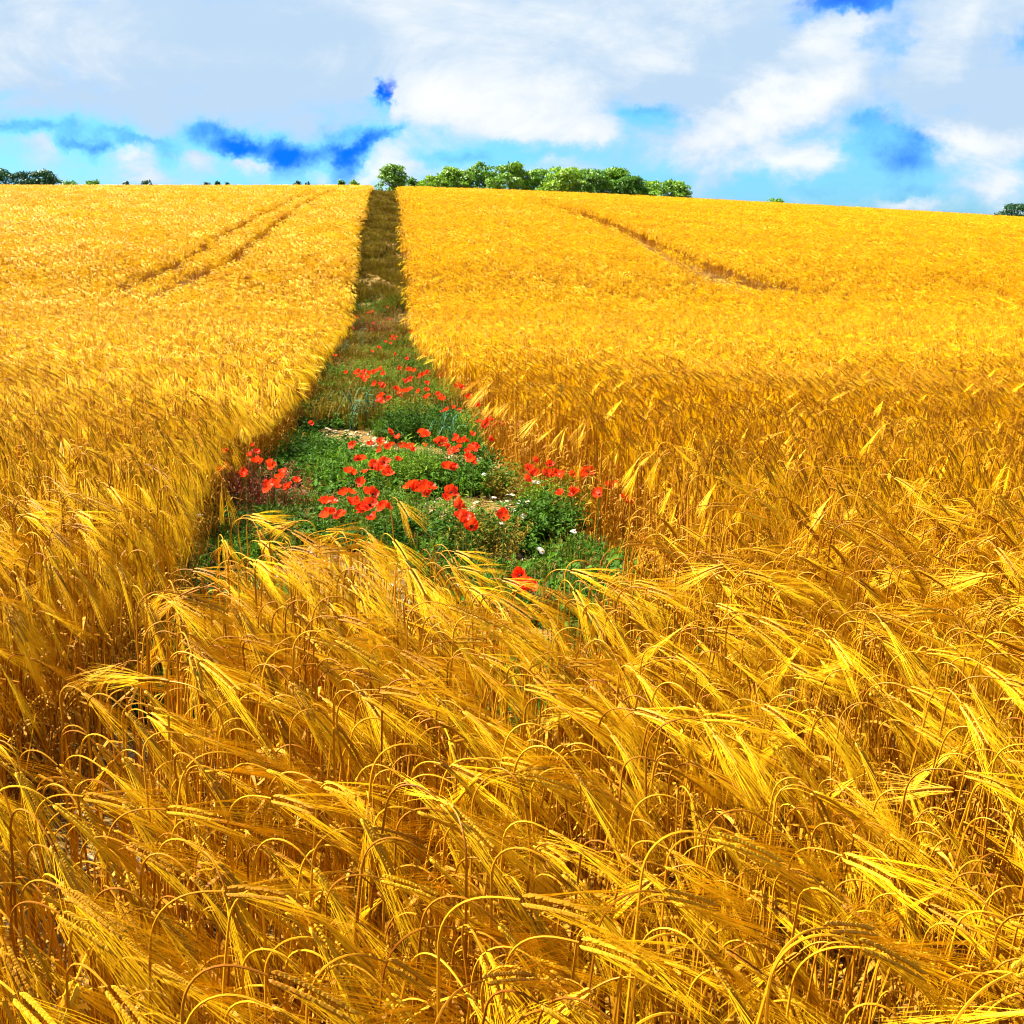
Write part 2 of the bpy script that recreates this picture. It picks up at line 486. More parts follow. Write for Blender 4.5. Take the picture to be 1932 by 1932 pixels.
# ------------------------------------------------------------------ barley
def stalk(seed, lod):
    """centre line rises, bends over and carries a bearded ear; returns the parts' shapes. Droops towards +X."""
    r = np.random.RandomState(seed)
    h = r.uniform(.61, .77)
    beta = R(r.choice([r.uniform(108, 132), r.uniform(82, 108), r.uniform(128, 155)], p=[.42, .16, .42]))
    bend = r.uniform(.07, .15)
    ear = r.uniform(.062, .085)
    lean = R(r.uniform(1, 7))
    ds = .01
    th_s, n_st = lean, int(h / ds)
    nb, ne = int(bend / ds), int(ear / ds)
    p = np.zeros(3); pts = [p.copy()]; th = []
    wy = r.uniform(-.05, .05)
    for i in range(n_st + nb + ne):
        if i < n_st: t = lean * (i / n_st) + R(1.5) * math.sin(i * .06 + seed)
        elif i < n_st + nb:
            k = (i - n_st + 1) / nb
            t = lean + (beta - lean) * (k * k * (3 - 2 * k))
        else: t = beta + R(14) * (i - n_st - nb) / ne
        th.append(t)
        p = p + ds * np.array([math.sin(t), wy * math.sin(i * .05), math.cos(t)])
        pts.append(p.copy())
    pts = np.array(pts); th.append(th[-1]); th = np.array(th)
    k0 = n_st + nb
    stem, earm, awn, leaf = MB(), MB(), MB(), MB()
    # stem
    if lod == 0: idx = list(range(0, n_st - 4, 9)) + list(range(n_st - 4, k0 + 1, 1)); sides, r0, r1 = 5, .0022, .0012
    elif lod == 1: idx = list(range(0, n_st - 4, 22)) + list(range(n_st - 4, k0 + 1, 3)); sides, r0, r1 = 3, .0027, .0014
    else: idx = [0, n_st // 2, n_st, n_st + nb // 3, n_st + 2 * nb // 3, k0]; sides, r0, r1 = 0, .005, .004
    if idx[-1] != k0: idx.append(k0)
    sp = pts[idx]
    if sides: tube(stem, sp, np.linspace(r0, r1, len(sp)), sides)
    else: ribbon(stem, sp, np.linspace(r0, r1, len(sp)), unit([.25, 1, .0]))
    if lod == 0:                                  # nodes on the straw
        for hn in (.22, .42):
            q = int(hn / ds)
            tube(stem, [pts[q] - [0, 0, .004], pts[q], pts[q] + [0, 0, .004]], [.0019, .0029, .0018], 5)
    # ear: two rows of plump grains, each with a long awn
    ng = {0: 17, 1: 12, 2: 3, 3: 2}[lod]
    L0 = r.uniform(.098, .14)
    spread = r.uniform(.8, 1.35)
    roll = r.uniform(-.9, .9)
    for i in range(ng):
        f = (i + .5) / ng
        q = k0 + f * ne
        qi = int(q)
        c = pts[qi] + (pts[min(qi + 1, len(pts) - 1)] - pts[qi]) * (q - qi)
        t = th[qi]
        d = np.array([math.sin(t), 0, math.cos(t)])
        nrm = np.array([-math.cos(t), 0, math.sin(t)])
        lat = unit(np.array([0, math.cos(roll), 0]) + nrm * math.sin(roll))
        up = unit(np.cross(d, lat))
        for s in (-1, 1):
            o = c + s * lat * .0033
            gd = unit(d + s * lat * (.30 - .18 * f) + up * r.uniform(-.10, .10))
            gl = .0135 if lod == 0 else .019
            gw = .0024 if lod == 0 else .0028
            if lod == 0:
                tube(earm, [o, o + gd * gl * .25, o + gd * gl * .6, o + gd * gl], [.0006, gw, gw * .95, .0005], 5, 1)
            elif lod == 1:
                tube(earm, [o, o + gd * gl * .45, o + gd * gl], [.0007, gw, .0006], 3, 1)
            # awn
            tip = o + gd * gl * .9
            al = L0 * r.uniform(.85, 1.1) * (1.15 - .35 * f)
            out = s * lat * (.30 - .12 * f) * spread * r.uniform(.5, 1.4) + up * r.uniform(-.16, .16) * spread
            ad = unit(d + out)
            bendv = np.array([0, 0, -1]) * r.uniform(.0, .10) - out * .25
            if lod == 0:
                ts = (0, .33, .66, 1.0)
                ap = [tip + ad * al * q_ + bendv * al * q_ * q_ for q_ in ts]
                tube(awn, ap, [.00045, .00038, .00028, .00010], 3, 2)
            elif lod == 1:
                ap = [tip, tip + ad * al * .5 + bendv * al * .25, tip + ad * al + bendv * al]
                sd_ = unit(np.cross(ad, [r.uniform(-.35, .35), r.uniform(-.35, .35), 1]))
                wk = 1.0 if seed < 200 + N1A else 1.75
                ribbon(awn, ap, [.0017 * wk, .0014 * wk, .0005 * wk], sd_, 2)
            else:
                ap = [tip - ad * .02, tip + ad * al * .55, tip + ad * al * 1.05 + bendv * al]
                sd_ = unit(np.cross(ad, [r.uniform(-1, 1), r.uniform(-1, 1), .9]))
                ribbon(awn, ap, {2: [.0035, .0048, .001], 3: [.007, .009, .003]}[lod], sd_, 2)
    if lod >= 2:
        e = pts[k0:k0 + ne + 1:max(1, ne // 2)]
        tube(earm, e, [.004] * (len(e) - 1) + [.002], 3, 1)
    # dry leaves
    nl = {0: 2, 1: 2, 2: 1, 3: 0}[lod]
    for j in range(nl):
        q = int(r.uniform(.18, .55) * n_st / .7)
        q = min(q, n_st - 6)
        az = r.uniform(0, 2 * PI)
        dr = np.array([math.cos(az), math.sin(az), 0]); sd_ = np.array([-dr[1], dr[0], 0])
        ll = r.uniform(.08, .17); e0 = R(r.uniform(20, 50)); curl = R(r.uniform(60, 190)); tw = r.uniform(-1.6, 1.6)
        m_ = {0: 7, 1: 4, 2: 3}[lod]
        lp, ls, a = [pts[q].copy()], [sd_], 0
        for k in range(1, m_):
            a = e0 + curl * k / m_
            dd = dr * math.sin(a) + np.array([0, 0, 1]) * math.cos(a)
            lp.append(lp[-1] + dd * ll / (m_ - 1))
            w = tw * k / m_
            nn = np.cross(dd, sd_)
            ls.append(unit(sd_ * math.cos(w) + nn * math.sin(w)))
        ww = np.sin(np.linspace(.5, PI - .05, m_)) * r.uniform(.004, .0085)
        ribbon(leaf, lp, ww, np.array(ls), 3)
    return stem, earm, awn, leaf

N0, N1A, N1 = 14, 8, 16
def joined(seed, lod):
    mb = MB()
    for k, p in enumerate(stalk(seed, lod)): mb.merge(p, k)
    return mb

SRC = {}
def source(key, meshes):
    """shapes that one stuff object repeats over many points"""
    col = bpy.data.collections.new(key)
    for i, me in enumerate(meshes):
        o = bpy.data.objects.new('%s_%03d' % (key, i), me)
        col.objects.link(o)
    SRC[key] = col
    return col

meshes = []
for i in range(N0): meshes.append(joined(100 + i, 0).mesh('barley_near', BARLEY))
for i in range(N1): meshes.append(joined(200 + i, 1).mesh('barley_mid', BARLEY))
def tuft(seed, lod, size, n):
    r = np.random.RandomState(seed)
    mb = MB()
    pool = [joined(3000 + seed * 20 + k, lod) for k in range(7)]
    for _ in range(n):
        a = R(r.normal(0, 38)) + (PI if r.rand() < .12 else 0)
        s = r.uniform(.9, 1.08)
        c_, s_ = math.cos(a) * s, math.sin(a) * s
        M = np.array([[c_, -s_, 0], [s_, c_, 0], [0, 0, s]])
        mb.merge(pool[r.randint(7)], None, (M, np.array([r.uniform(-size, size) / 2, r.uniform(-size, size) / 2, r.uniform(-.06, .05)])))
    return mb
def straw(seed, n, size):
    """lower tillers, broken straws and dead leaves that fill the foot of the crop"""
    r = np.random.RandomState(seed); mb = MB()
    for _ in range(n):
        p0 = np.array([r.uniform(-size, size), r.uniform(-size, size), 0]); h = r.uniform(.22, .60)
        d = np.array([r.normal(0, .06), r.normal(0, .06), h])
        tube(mb, [p0, p0 + d * .5 + [r.normal(0, .008), 0, 0], p0 + d], [.0026, .0022, .0014], 3, 0)
        for k in range(2):
            f = r.uniform(.15, 1); p = p0 + d * f; a = r.uniform(0, 2 * PI); e = np.array([math.cos(a), math.sin(a), 0]); L_ = r.uniform(.07, .18)
            ribbon(mb, [p, p + e * L_ * .35 + [0, 0, L_ * .35], p + e * L_ * .7 + [0, 0, L_ * .2], p + e * L_ * .9 - [0, 0, L_ * .3]],
                   [.003, .0075, .006, .001], unit([-e[1], e[0], r.normal(0, .5)]), 3)
    return mb
NS = 6
N2, N3 = 6, 6
for i in range(N2): meshes.append(tuft(i, 2, .30, 24).mesh('barley_tuft', BARLEY))
for i in range(N3): meshes.append(tuft(40 + i, 3, .38, 28).mesh('barley_far_tuft', BARLEY))
for i in range(NS): meshes.append(straw(700 + i, 9, .06).mesh('straw', BARLEY))
source('barley_shapes', meshes)

rs = np.random.RandomState(11)
def heading(x, y):
    """which way the wind has laid the ears: mostly to the right, in waves"""
    w = (22 * np.sin(x * 1.1 + y * .6 + .5) + 16 * np.sin(x * .37 - y * .9 + 2) + 14 * np.sin(x * 2.6 + y * 1.9)
         + 12 * np.sin(y * 3.3 - x * 1.3))
    side = sstep(x - strip_c(y), -.3, .6) * sstep(y, 2.6, 3.6)      # ears on the right bank point away from the strip
    return -38 + 62 * side * (1 - .5 * sstep(np.abs(x - strip_c(y)), 1.6, 4)) + 14 * sstep(np.abs(x - strip_c(y)), 2, 6) + w * .7
pts_all, rot_all, scl_all, var_all = [], [], [], []
def jitter_grid(x0, x1, y0, y1, step):
    gx = np.arange(x0, x1, step); gy = np.arange(y0, y1, step)
    X, Y = np.meshgrid(gx, gy)
    X = (X + rs.uniform(-.5, .5, X.shape) * step).ravel(); Y = (Y + rs.uniform(-.5, .5, Y.shape) * step).ravel()
    return X, Y
NEAR, MID, FAR = 3.8, 18.0, 36.0
WHOLE_TO = 9.0
# single stalks
X, Y = jitter_grid(-10, 10, -.6, MID, .052)
k = (np.abs(X) < .50 * Y + 2.4) & (np.hypot(X, Y) > .30) & crop_here(X, Y) & (rs.rand(len(X)) > np.where(Y > NEAR, .22, np.where(Y < 2.3, .22, .10)))
k &= ~((np.abs(X) < .25) & (Y < .62))
k &= rs.rand(len(X)) > sstep(Y, 10, 18)
X, Y = X[k], Y[k]
az = heading(X, Y) + rs.normal(0, 19, len(X))
flip = rs.rand(len(X)) < .05
az = az + flip * 180
sc = rs.uniform(.88, 1.10, len(X)) + .05 * np.sin(X * 2.3 + Y * 1.7)
tilt = rs.normal(0, 3.5, (len(X), 2))
edge = np.zeros(len(X))
var = np.where(Y < NEAR + rs.uniform(-.6, .6, len(X)), rs.randint(0, N0, len(X)), N0 + rs.randint(0, N1A, len(X)) + N1A * (Y > rs.uniform(5, 9, len(X))))
Z = terrain(X, Y) - .01
ALLP = np.stack([X, Y, Z], 1); ALLR = np.stack([R(1) * tilt[:, 0], R(1) * tilt[:, 1], np.radians(az)], 1)
# the 300 that show largest become real objects
cosp, sinp = math.cos(PITCH), math.sin(PITCH)
hx, hy, hz = X + .06, Y, Z + .70 * sc - EYE
depth = hy * cosp - hz * sinp; upc = hy * sinp + hz * cosp
ok = (depth > .3) & (np.abs(hx / depth) < .47) & (np.abs(upc / depth) < .50)
dist = np.where(ok, np.sqrt(hx**2 + hy**2 + hz**2), 1e9)
order = np.argsort(dist)[:300]
is_obj = np.zeros(len(X), bool); is_obj[order] = True
pts_all.append(ALLP[~is_obj]); rot_all.append(ALLR[~is_obj]); scl_all.append(sc[~is_obj]); var_all.append(var[~is_obj])
X, Y = jitter_grid(-10, 10, -.3, MID, .125)
k = (np.abs(X) < .50 * Y + 2.4) & (np.hypot(X, Y) > .30) & crop_here(X, Y)
X, Y = X[k], Y[k]
pts_all.append(np.stack([X, Y, terrain(X, Y) - .01], 1)); rot_all.append(np.stack([0 * X, 0 * X, rs.uniform(0, 6.28, len(X))], 1))
scl_all.append(rs.uniform(.8, 1.15, len(X))); var_all.append(N0 + N1 + N2 + N3 + rs.randint(0, NS, len(X)))
X, Y = jitter_grid(-50, 52, MID, 108, .22)
k = tram(X, Y, .40)
X, Y = X[k], Y[k]
pts_all.append(np.stack([X, Y, terrain(X, Y) - .01], 1)); rot_all.append(np.stack([0 * X, 0 * X, rs.uniform(0, 6.28, len(X))], 1))
scl_all.append(rs.uniform(.35, .55, len(X))); var_all.append(N0 + N1 + N2 + N3 + rs.randint(0, NS, len(X)))
# tufts
def tufts(y0, y1, step, base, nvar):
    X, Y = jitter_grid(-.52 * y1 - 4, .52 * y1 + 4, y0, y1, step)
    k = (np.abs(X) < .50 * Y + 5) & crop_here(X, Y) & ~tram(X, Y, .32 if y1 <= FAR else .37)
    if y0 < MID: k &= rs.rand(len(X)) < sstep(Y, 10, 18) ** .8
    X, Y = X[k], Y[k]
    az = heading(X * .6, Y * .6) * .7 + rs.normal(0, 20, len(X))
    sc = rs.uniform(.95, 1.05, len(X)) + .03 * np.sin(X * .9 + Y * 1.3)
    pts_all.append(np.stack([X, Y, terrain(X, Y) - .02], 1))
    rot_all.append(np.stack([np.zeros(len(X)), np.zeros(len(X)), np.radians(az)], 1))
    scl_all.append(sc); var_all.append(base + rs.randint(0, nvar, len(X)))
tufts(10.2, FAR, .27, N0 + N1, N2)
tufts(FAR, 116, .34, N0 + N1 + N2, N3)

def scatter(name, key, P, Rt, Sc, Va, whole=None):
    me = bpy.data.meshes.new(name)
    n = len(P)
    me.vertices.add(n)
    me.vertices.foreach_set('co', np.asarray(P, np.float32).ravel())
    a = me.attributes.new('rot', 'FLOAT_VECTOR', 'POINT'); a.data.foreach_set('vector', np.asarray(Rt, np.float32).ravel())
    a = me.attributes.new('scl', 'FLOAT', 'POINT'); a.data.foreach_set('value', np.asarray(Sc, np.float32))
    a = me.attributes.new('shape', 'INT', 'POINT'); a.data.foreach_set('value', np.asarray(Va, np.int32))
    o = bpy.data.objects.new(name, me); C.objects.link(o)
    g = bpy.data.node_groups.new(name + '_scatter', 'GeometryNodeTree')
    g.interface.new_socket('Geometry', in_out='INPUT', socket_type='NodeSocketGeometry')
    g.interface.new_socket('Geometry', in_out='OUTPUT', socket_type='NodeSocketGeometry')
    N, L = g.nodes, g.links
    gi, go = N.new('NodeGroupInput'), N.new('NodeGroupOutput')
    iop = N.new('GeometryNodeInstanceOnPoints')
    ci = N.new('GeometryNodeCollectionInfo'); ci.inputs['Collection'].default_value = SRC[key]
    ci.inputs['Separate Children'].default_value = True
    iop.inputs['Pick Instance'].default_value = True
    def attr(nm, ty):
        q = N.new('GeometryNodeInputNamedAttribute'); q.data_type = ty; q.inputs['Name'].default_value = nm
        return q.outputs['Attribute']
    e = N.new('FunctionNodeEulerToRotation')
    L.new(attr('rot', 'FLOAT_VECTOR'), e.inputs[0])
    L.new(gi.outputs[0], iop.inputs['Points']); L.new(ci.outputs[0], iop.inputs['Instance'])
    L.new(attr('shape', 'INT'), iop.inputs['Instance Index'])
    L.new(e.outputs[0], iop.inputs['Rotation']); L.new(attr('scl', 'FLOAT'), iop.inputs['Scale'])
    if whole is None:
        L.new(iop.outputs[0], go.inputs[0])
    else:       # the points flagged 'whole' become plain mesh, which renders faster where shapes are tangled
        a = me.attributes.new('whole', 'BOOLEAN', 'POINT'); a.data.foreach_set('value', np.asarray(whole, bool))
        st = N.new('GeometryNodeStoreNamedAttribute'); st.data_type = 'FLOAT'; st.domain = 'INSTANCE'
        st.inputs['Name'].default_value = 'rnd'
        rv = N.new('FunctionNodeRandomValue')
        L.new(iop.outputs[0], st.inputs[0]); L.new(rv.outputs[1], st.inputs['Value'])
        sp = N.new('GeometryNodeSeparateGeometry'); sp.domain = 'INSTANCE'
        L.new(st.outputs[0], sp.inputs[0]); L.new(attr('whole', 'BOOLEAN'), sp.inputs['Selection'])
        rz = N.new('GeometryNodeRealizeInstances'); L.new(sp.outputs[0], rz.inputs[0])
        jn = N.new('GeometryNodeJoinGeometry')
        L.new(rz.outputs[0], jn.inputs[0]); L.new(sp.outputs[1], jn.inputs[0])
        L.new(jn.outputs[0], go.inputs[0])
    md = o.modifiers.new('scatter', 'NODES'); md.node_group = g
    return o

WHOLE = np.concatenate(pts_all)[:, 1] < WHOLE_TO
crop = scatter('barley_crop', 'barley_shapes', np.concatenate(pts_all), np.concatenate(rot_all), np.concatenate(scl_all), np.concatenate(var_all), WHOLE)
tag(crop, 'dense ripe golden barley crop covering the field on both sides of the strip', 'barley crop', kind='stuff')

# the nearest 300 stalks, each a thing with its parts
parts_of = []
HANG = []
for i in range(N0):
    ps = stalk(100 + i, 0)
    ez = np.array(ps[1].v); dz = (ez[:5, 2].mean() - ez[-5:, 2].mean()) / .09
    HANG.append('hanging steeply' if dz > .75 else 'nodding' if dz > .35 else 'leaning level')
    parts_of.append([p.mesh(nm, BARLEY) for nm, p in zip(('stem', 'ear', 'awns', 'leaves'), ps)])
for j, i in enumerate(order):
    e = bpy.data.objects.new('barley_stalk', None)
    e.empty_display_size = .05
    C.objects.link(e)
    e.location = ALLP[i]; e.rotation_euler = ALLR[i]; e.scale = (sc[i],) * 3
    qx, qy = hx[i] / depth[i] * F + 966, 966 - upc[i] / depth[i] * F
    col = ('at the left', 'left of centre', 'at the centre', 'right of centre', 'at the right')[int(min(4, max(0, qx / 387)))]
    row = 'along the bottom' if qy > 1620 else 'above the bottom'
    side = 'left' if math.cos(ALLR[i, 2]) < 0 else 'right'
    hang = HANG[int(var[i])] + (', tall' if sc[i] > 1.05 else ', short' if sc[i] < .93 else '')
    tag(e, 'barley stalk %s to the %s, %s, %s' % (hang, side, row, col), 'barley stalk', 'barley stalks nearest the viewer')
    for nm, me in zip(('stem', 'ear', 'awns', 'leaves'), parts_of[int(var[i])]):
        o = bpy.data.objects.new(nm, me); C.objects.link(o); o.parent = e

# ------------------------------------------------------------------ plants of the strip
G_DARK = plant_mat('weed_green', (0.012, 0.045, 0.002), (0.07, 0.16, 0.006), 0.25, 0.65, 0.08)
G_MID = plant_mat('grass_green', (0.03, 0.10, 0.004), (0.14, 0.24, 0.010), 0.28, 0.65, 0.08)
G_BLUE = plant_mat('blue_green', (0.022, 0.085, 0.040), (0.05, 0.14, 0.06), 0.15, 0.65, 0.08)
G_RED = plant_mat('red_brown_stem', (0.13, 0.022, 0.008), (0.28, 0.07, 0.014), 0.2, 0.6, 0.2)
G_OLIVE = plant_mat('olive_dry', (0.06, 0.042, 0.002), (0.21, 0.145, 0.007), 0.2, 0.65, 0.08)
G_BROWN = plant_mat('brown_dry', (0.08, 0.035, 0.004), (0.22, 0.12, 0.012), 0.2, 0.6, 0.2)
M_PETAL = plant_mat('poppy_petal', (0.68, 0.022, 0.004), (0.86, 0.060, 0.008), 0.40, 0.5, 0.2)
M_HEART = plant_mat('poppy_heart', (0.012, 0.012, 0.008), (0.03, 0.04, 0.012), 0.0, 0.7, 0.2)
M_PSTEM = plant_mat('poppy_stem', (0.05, 0.12, 0.015), (0.10, 0.17, 0.025), 0.1, 0.6, 0.2)
M_WHITE = plant_mat('daisy_white', (0.6, 0.6, 0.56), (0.7, 0.7, 0.68), 0.2, 0.5, 0.2)
M_YOLK = plant_mat('daisy_yellow', (0.65, 0.40, 0.01), (0.75, 0.48, 0.02), 0.0, 0.7, 0.2)
M_STONE = plant_mat('chalk_stone', (0.20, 0.15, 0.07), (0.42, 0.36, 0.22), 0.0, 0.9, 0.2)

def leafy(seed, h, w, n, leaf, per, droop=.5, stemr=.0016, lw=.4, upright=.5):
    """many thin stems that rise and spread from one root, each set with small leaves -> (stems, leaves)"""
    r = np.random.RandomState(seed)
    st, lf = MB(), MB()
    for i in range(n):
        az = r.uniform(0, 2 * PI); rad = w / 2 * math.sqrt(r.uniform(0, 1))
        root = np.array([math.cos(az), math.sin(az), 0]) * rad * upright
        tip = np.array([math.cos(az) * rad * 1.15, math.sin(az) * rad * 1.15, h * r.uniform(.55, 1.05) * (1 - .35 * (rad / (w / 2)) ** 2)])
        mid = (root + tip) / 2 + np.array([r.normal(0, .02), r.normal(0, .02), h * .10])
        ts = np.linspace(0, 1, 6)[:, None]
        p = (1 - ts) ** 2 * root + 2 * ts * (1 - ts) * mid + ts ** 2 * tip
        tube(st, p, np.linspace(stemr, stemr * .4, 6), 3)
        for k in range(per):
            f = r.uniform(.12, 1.0)
            q = (1 - f) ** 2 * root + 2 * f * (1 - f) * mid + f * f * tip
            a = r.uniform(0, 2 * PI); el = r.uniform(-droop, 1.0)
            d = unit([math.cos(a), math.sin(a), el])
            sd_ = unit(np.cross(d, [r.normal(0, .4), r.normal(0, .4), 1]))
            L_ = leaf * r.uniform(.6, 1.3)
            e1 = q + d * L_ * .5 + [0, 0, L_ * .06]; e2 = q + d * L_ + [0, 0, -L_ * .12]
            lf.add([q, e1 - sd_ * L_ * lw / 2, e2, e1 + sd_ * L_ * lw / 2], [(0, 1, 2, 3)])
    return st, lf

def blades(seed, h, w, n, bw=.006):
    r = np.random.RandomState(seed); mb = MB()
    for i in range(n):
        az = r.uniform(0, 2 * PI); rad = w / 2 * math.sqrt(r.uniform(0, 1))
        p0 = np.array([math.cos(az), math.sin(az), 0]) * rad
        d = np.array([math.cos(az + r.normal(0, .8)), math.sin(az + r.normal(0, .8)), 0]); hh = h * r.uniform(.5, 1.1); k = r.uniform(.1, .7)
        pts = [p0, p0 + [0, 0, hh * .5] + d * hh * .12 * k, p0 + [0, 0, hh * .85] + d * hh * .4 * k, p0 + [0, 0, hh * (1 - .25 * k)] + d * hh * .85 * k]
        ribbon(mb, pts, [bw, bw, bw * .7, bw * .1], unit([-d[1] + r.normal(0, .3), d[0], 0]))
    return mb

def crop_px(cx, cy): return 320 + cx * .4638, 576 + cy * .4638   # measured on an enlargement of the strip
def ground_at(cx, cy, h=0.0):
    x, y = place(*crop_px(cx, cy), h)
    return x, y, float(terrain(x, y))

def add_plant(name, loc, parts, label, cat, group=None, rz=0.0):
    e = bpy.data.objects.new(name, None); e.empty_display_size = .1; C.objects.link(e)
    e.location = loc; e.rotation_euler = (0, 0, rz)
    tag(e, label, cat, group)
    for nm, mb, mt in parts:
        mb.build(nm, mt, e)
    return e

# kind: (height, width, stems, leaf length, leaves per stem, leaf width, stem material, leaf material)
KINDS = {
    'bush':   (.34, .55, 70, .045, 20, .40, G_DARK, G_DARK),
    'grassy': (.38, .50, 110, .05, 10, .18, G_MID, G_MID),
    'low':    (.13, .55, 60, .055, 16, .65, G_DARK, G_DARK),
    'light':  (.26, .50, 80, .045, 14, .30, G_MID, G_MID),
    'red':    (.42, .50, 90, .030, 9, .30, G_RED, G_RED),
    'brown':  (.34, .45, 70, .028, 11, .35, G_BROWN, G_OLIVE),
    'olive':  (.32, .50, 90, .035, 14, .28, G_OLIVE, G_MID),
}
GRP = 'weeds growing in the strip'
weeds = [
    # cx, cy of the root, kind, width scale, height scale, label
    (330, 850, 'red', 1.25, 1.05, 'red brown dry stemmed weed by the left crop wall, poppies among it'),
    (440, 870, 'red', .95, .95, 'smaller red brown weed clump right beside the large red one'),
    (255, 800, 'red', .8, .8, 'thin red brown weed tuft hard against the left crop wall'),
    (215, 855, 'bush', .7, .5, 'small dark green weed at the foot of the left crop wall'),
    (520, 660, 'bush', 1.25, .85, 'wide dark green leafy weed left of the bare stony patch'),
    (620, 640, 'bush', .9, .8, 'dark green leafy weed touching the bare stony patch'),
    (430, 600, 'bush', .8, .7, 'dark green weed between the left crop wall and the stony patch'),
    (640, 725, 'low', 1.0, 1.0, 'low broad leaved green weed in front of the stony patch'),
    (560, 830, 'low', .8, 1.0, 'low broad leaved weed right of the red brown stems'),
    (950, 760, 'grassy', 1.15, 1.1, 'tall grassy green weed behind the brightest pair of poppies'),
    (1060, 730, 'grassy', 1.0, 1.0, 'grassy green weed right of the middle of the near strip'),
    (860, 760, 'grassy', .9, .85, 'grassy green weed under the big central poppy cluster'),
    (900, 930, 'olive', 1.1, 1.15, 'yellow green feathery weed in front of the brightest pair of poppies'),
    (1010, 985, 'grassy', 1.05, .95, 'green grassy weed just behind the drooping foreground ears'),
    (1100, 1010, 'bush', .9, .8, 'dark green weed low down behind the foreground ears'),
    (1180, 940, 'olive', .8, .9, 'yellow green weed beside the lowest poppy pair but one'),
    (1290, 1090, 'brown', 1.0, 1.35, 'brownish upright weed standing by the bare stones in front'),
    (1235, 1060, 'bush', .7, 1.0, 'dark weed touching the brown upright weed in front'),
    (1430, 985, 'bush', 1.1, .75, 'broad dark green weed among the white daisies'),
    (1540, 970, 'bush', .9, 1.1, 'dark green weed at the right among the daisies'),
    (1640, 900, 'olive', 1.3, 1.1, 'wide olive green weed at the foot of the right crop wall'),
    (1560, 860, 'olive', .9, .9, 'olive weed behind the daisies on the right'),
    (1720, 880, 'brown', 1.0, 1.0, 'brownish weed hard against the right crop wall'),
    (1300, 770, 'bush', .9, .8, 'dark green weed right of centre with a few daisies'),
    (1400, 790, 'brown', .9, .9, 'brown dry weed under the right hand row of poppies'),
    (1230, 720, 'bush', .8, .9, 'dark green weed between the central and right poppies'),
    (980, 560, 'bush', 1.2, 1.25, 'large dark green bushy weed right of the bare stony patch'),
    (1080, 540, 'bush', 1.0, 1.1, 'dark green bushy weed left of the tall blue green blades'),
    (930, 500, 'grassy', .9, 1.1, 'grassy green weed on top of the large dark bush'),
    (1230, 560, 'grassy', 1.1, 1.1, 'green grassy weed near the right crop wall, mid strip'),
    (1330, 530, 'brown', .9, 1.0, 'dry brown weed at the foot of the right crop wall, mid strip'),
    (1160, 430, 'grassy', 1.2, 1.0, 'green weed right of centre in the middle strip'),
    (1060, 400, 'light', 1.2, 1.2, 'bright green weed in the middle strip under scattered poppies'),
    (1270, 430, 'grassy', 1.1, 1.0, 'green weed under the poppies by the right crop, middle strip'),
    (880, 360, 'grassy', 1.1, 1.0, 'green weed left of centre in the middle strip'),
    (500, 520, 'low', 1.2, 1.3, 'low leafy weed at the left crop foot, middle strip'),
    (600, 475, 'low', 1.4, 1.4, 'low creeping dark weed left of the stony patch'),
    (690, 440, 'low', 1.3, 1.3, 'low creeping dark weed behind the stony patch'),
    (560, 440, 'low', 1.2, 1.2, 'low creeping weed at the left crop foot further back'),
    (660, 380, 'low', 1.5, 1.3, 'dark creeping weed further back on the left'),
    (760, 390, 'low', 1.3, 1.3, 'dark creeping weed further back in the middle'),
    (620, 320, 'bush', 1.2, 1.0, 'dark bushy weed by the left crop, further back'),
    (680, 310, 'red', 1.0, .9, 'rusty brown weed left of the far poppy cluster'),
    (760, 340, 'grassy', 1.2, 1.0, 'green weed below the far left poppy cluster'),
    (860, 290, 'light', 1.4, 1.1, 'bright green weed among the far left poppies'),
    (990, 300, 'bush', 1.3, 1.0, 'dark green weed in the middle of the far poppies'),
    (1100, 320, 'grassy', 1.3, 1.1, 'green weed among the far right poppies'),
    (1210, 330, 'brown', 1.2, 1.1, 'brown weed at the far right crop foot'),
    (790, 240, 'light', 1.5, 1.1, 'bright green weed where the strip narrows, left'),
    (920, 200, 'light', 1.8, 1.3, 'brightest yellow green weed where the strip narrows'),
    (1010, 190, 'light', 1.6, 1.4, 'yellow green weed where the strip narrows, right'),
    (980, 240, 'light', 1.5, 1.1, 'bright green weed just before the strip narrows'),
    (1120, 240, 'grassy', 1.4, 1.1, 'green weed against the right crop before the strip narrows'),
    (820, 140, 'red', 1.8, 1.5, 'rusty red brown weed at the narrow of the strip'),
    (760, 120, 'bush', 1.6, 1.3, 'dark green weed left at the narrow of the strip'),
    (900, 80, 'brown', 2.0, 1.5, 'brown weed beyond the narrow of the strip'),
    (800, 50, 'bush', 2.0, 1.4, 'dark green weed beyond the narrow of the strip'),
    (930, 20, 'olive', 2.2, 1.5, 'olive weed far beyond the narrow of the strip'),
]
for j, (cx, cy, kd, ws, hs, lb) in enumerate(weeds):
    h, w, n, ll, per, lw, ms, ml = KINDS[kd]
    n = int(n * 1.25 * min(1.6, max(.7, ws ** 1.3)))
    far_k = 1.0 if cy > 480 else 1.35
    st, lf = leafy(500 + j, h * hs * 1.08 * far_k, w * ws * 1.18 * far_k, n, ll * (1.0 if cy > 380 else 1.25), per, lw=lw, stemr=.0015 if cy > 380 else .0022)
    x, y, z = ground_at(cx, cy)
    add_plant('weed', (x, y, z - .01), [('stems', st, ms), ('leaves', lf, ml)], lb, 'weed', GRP)

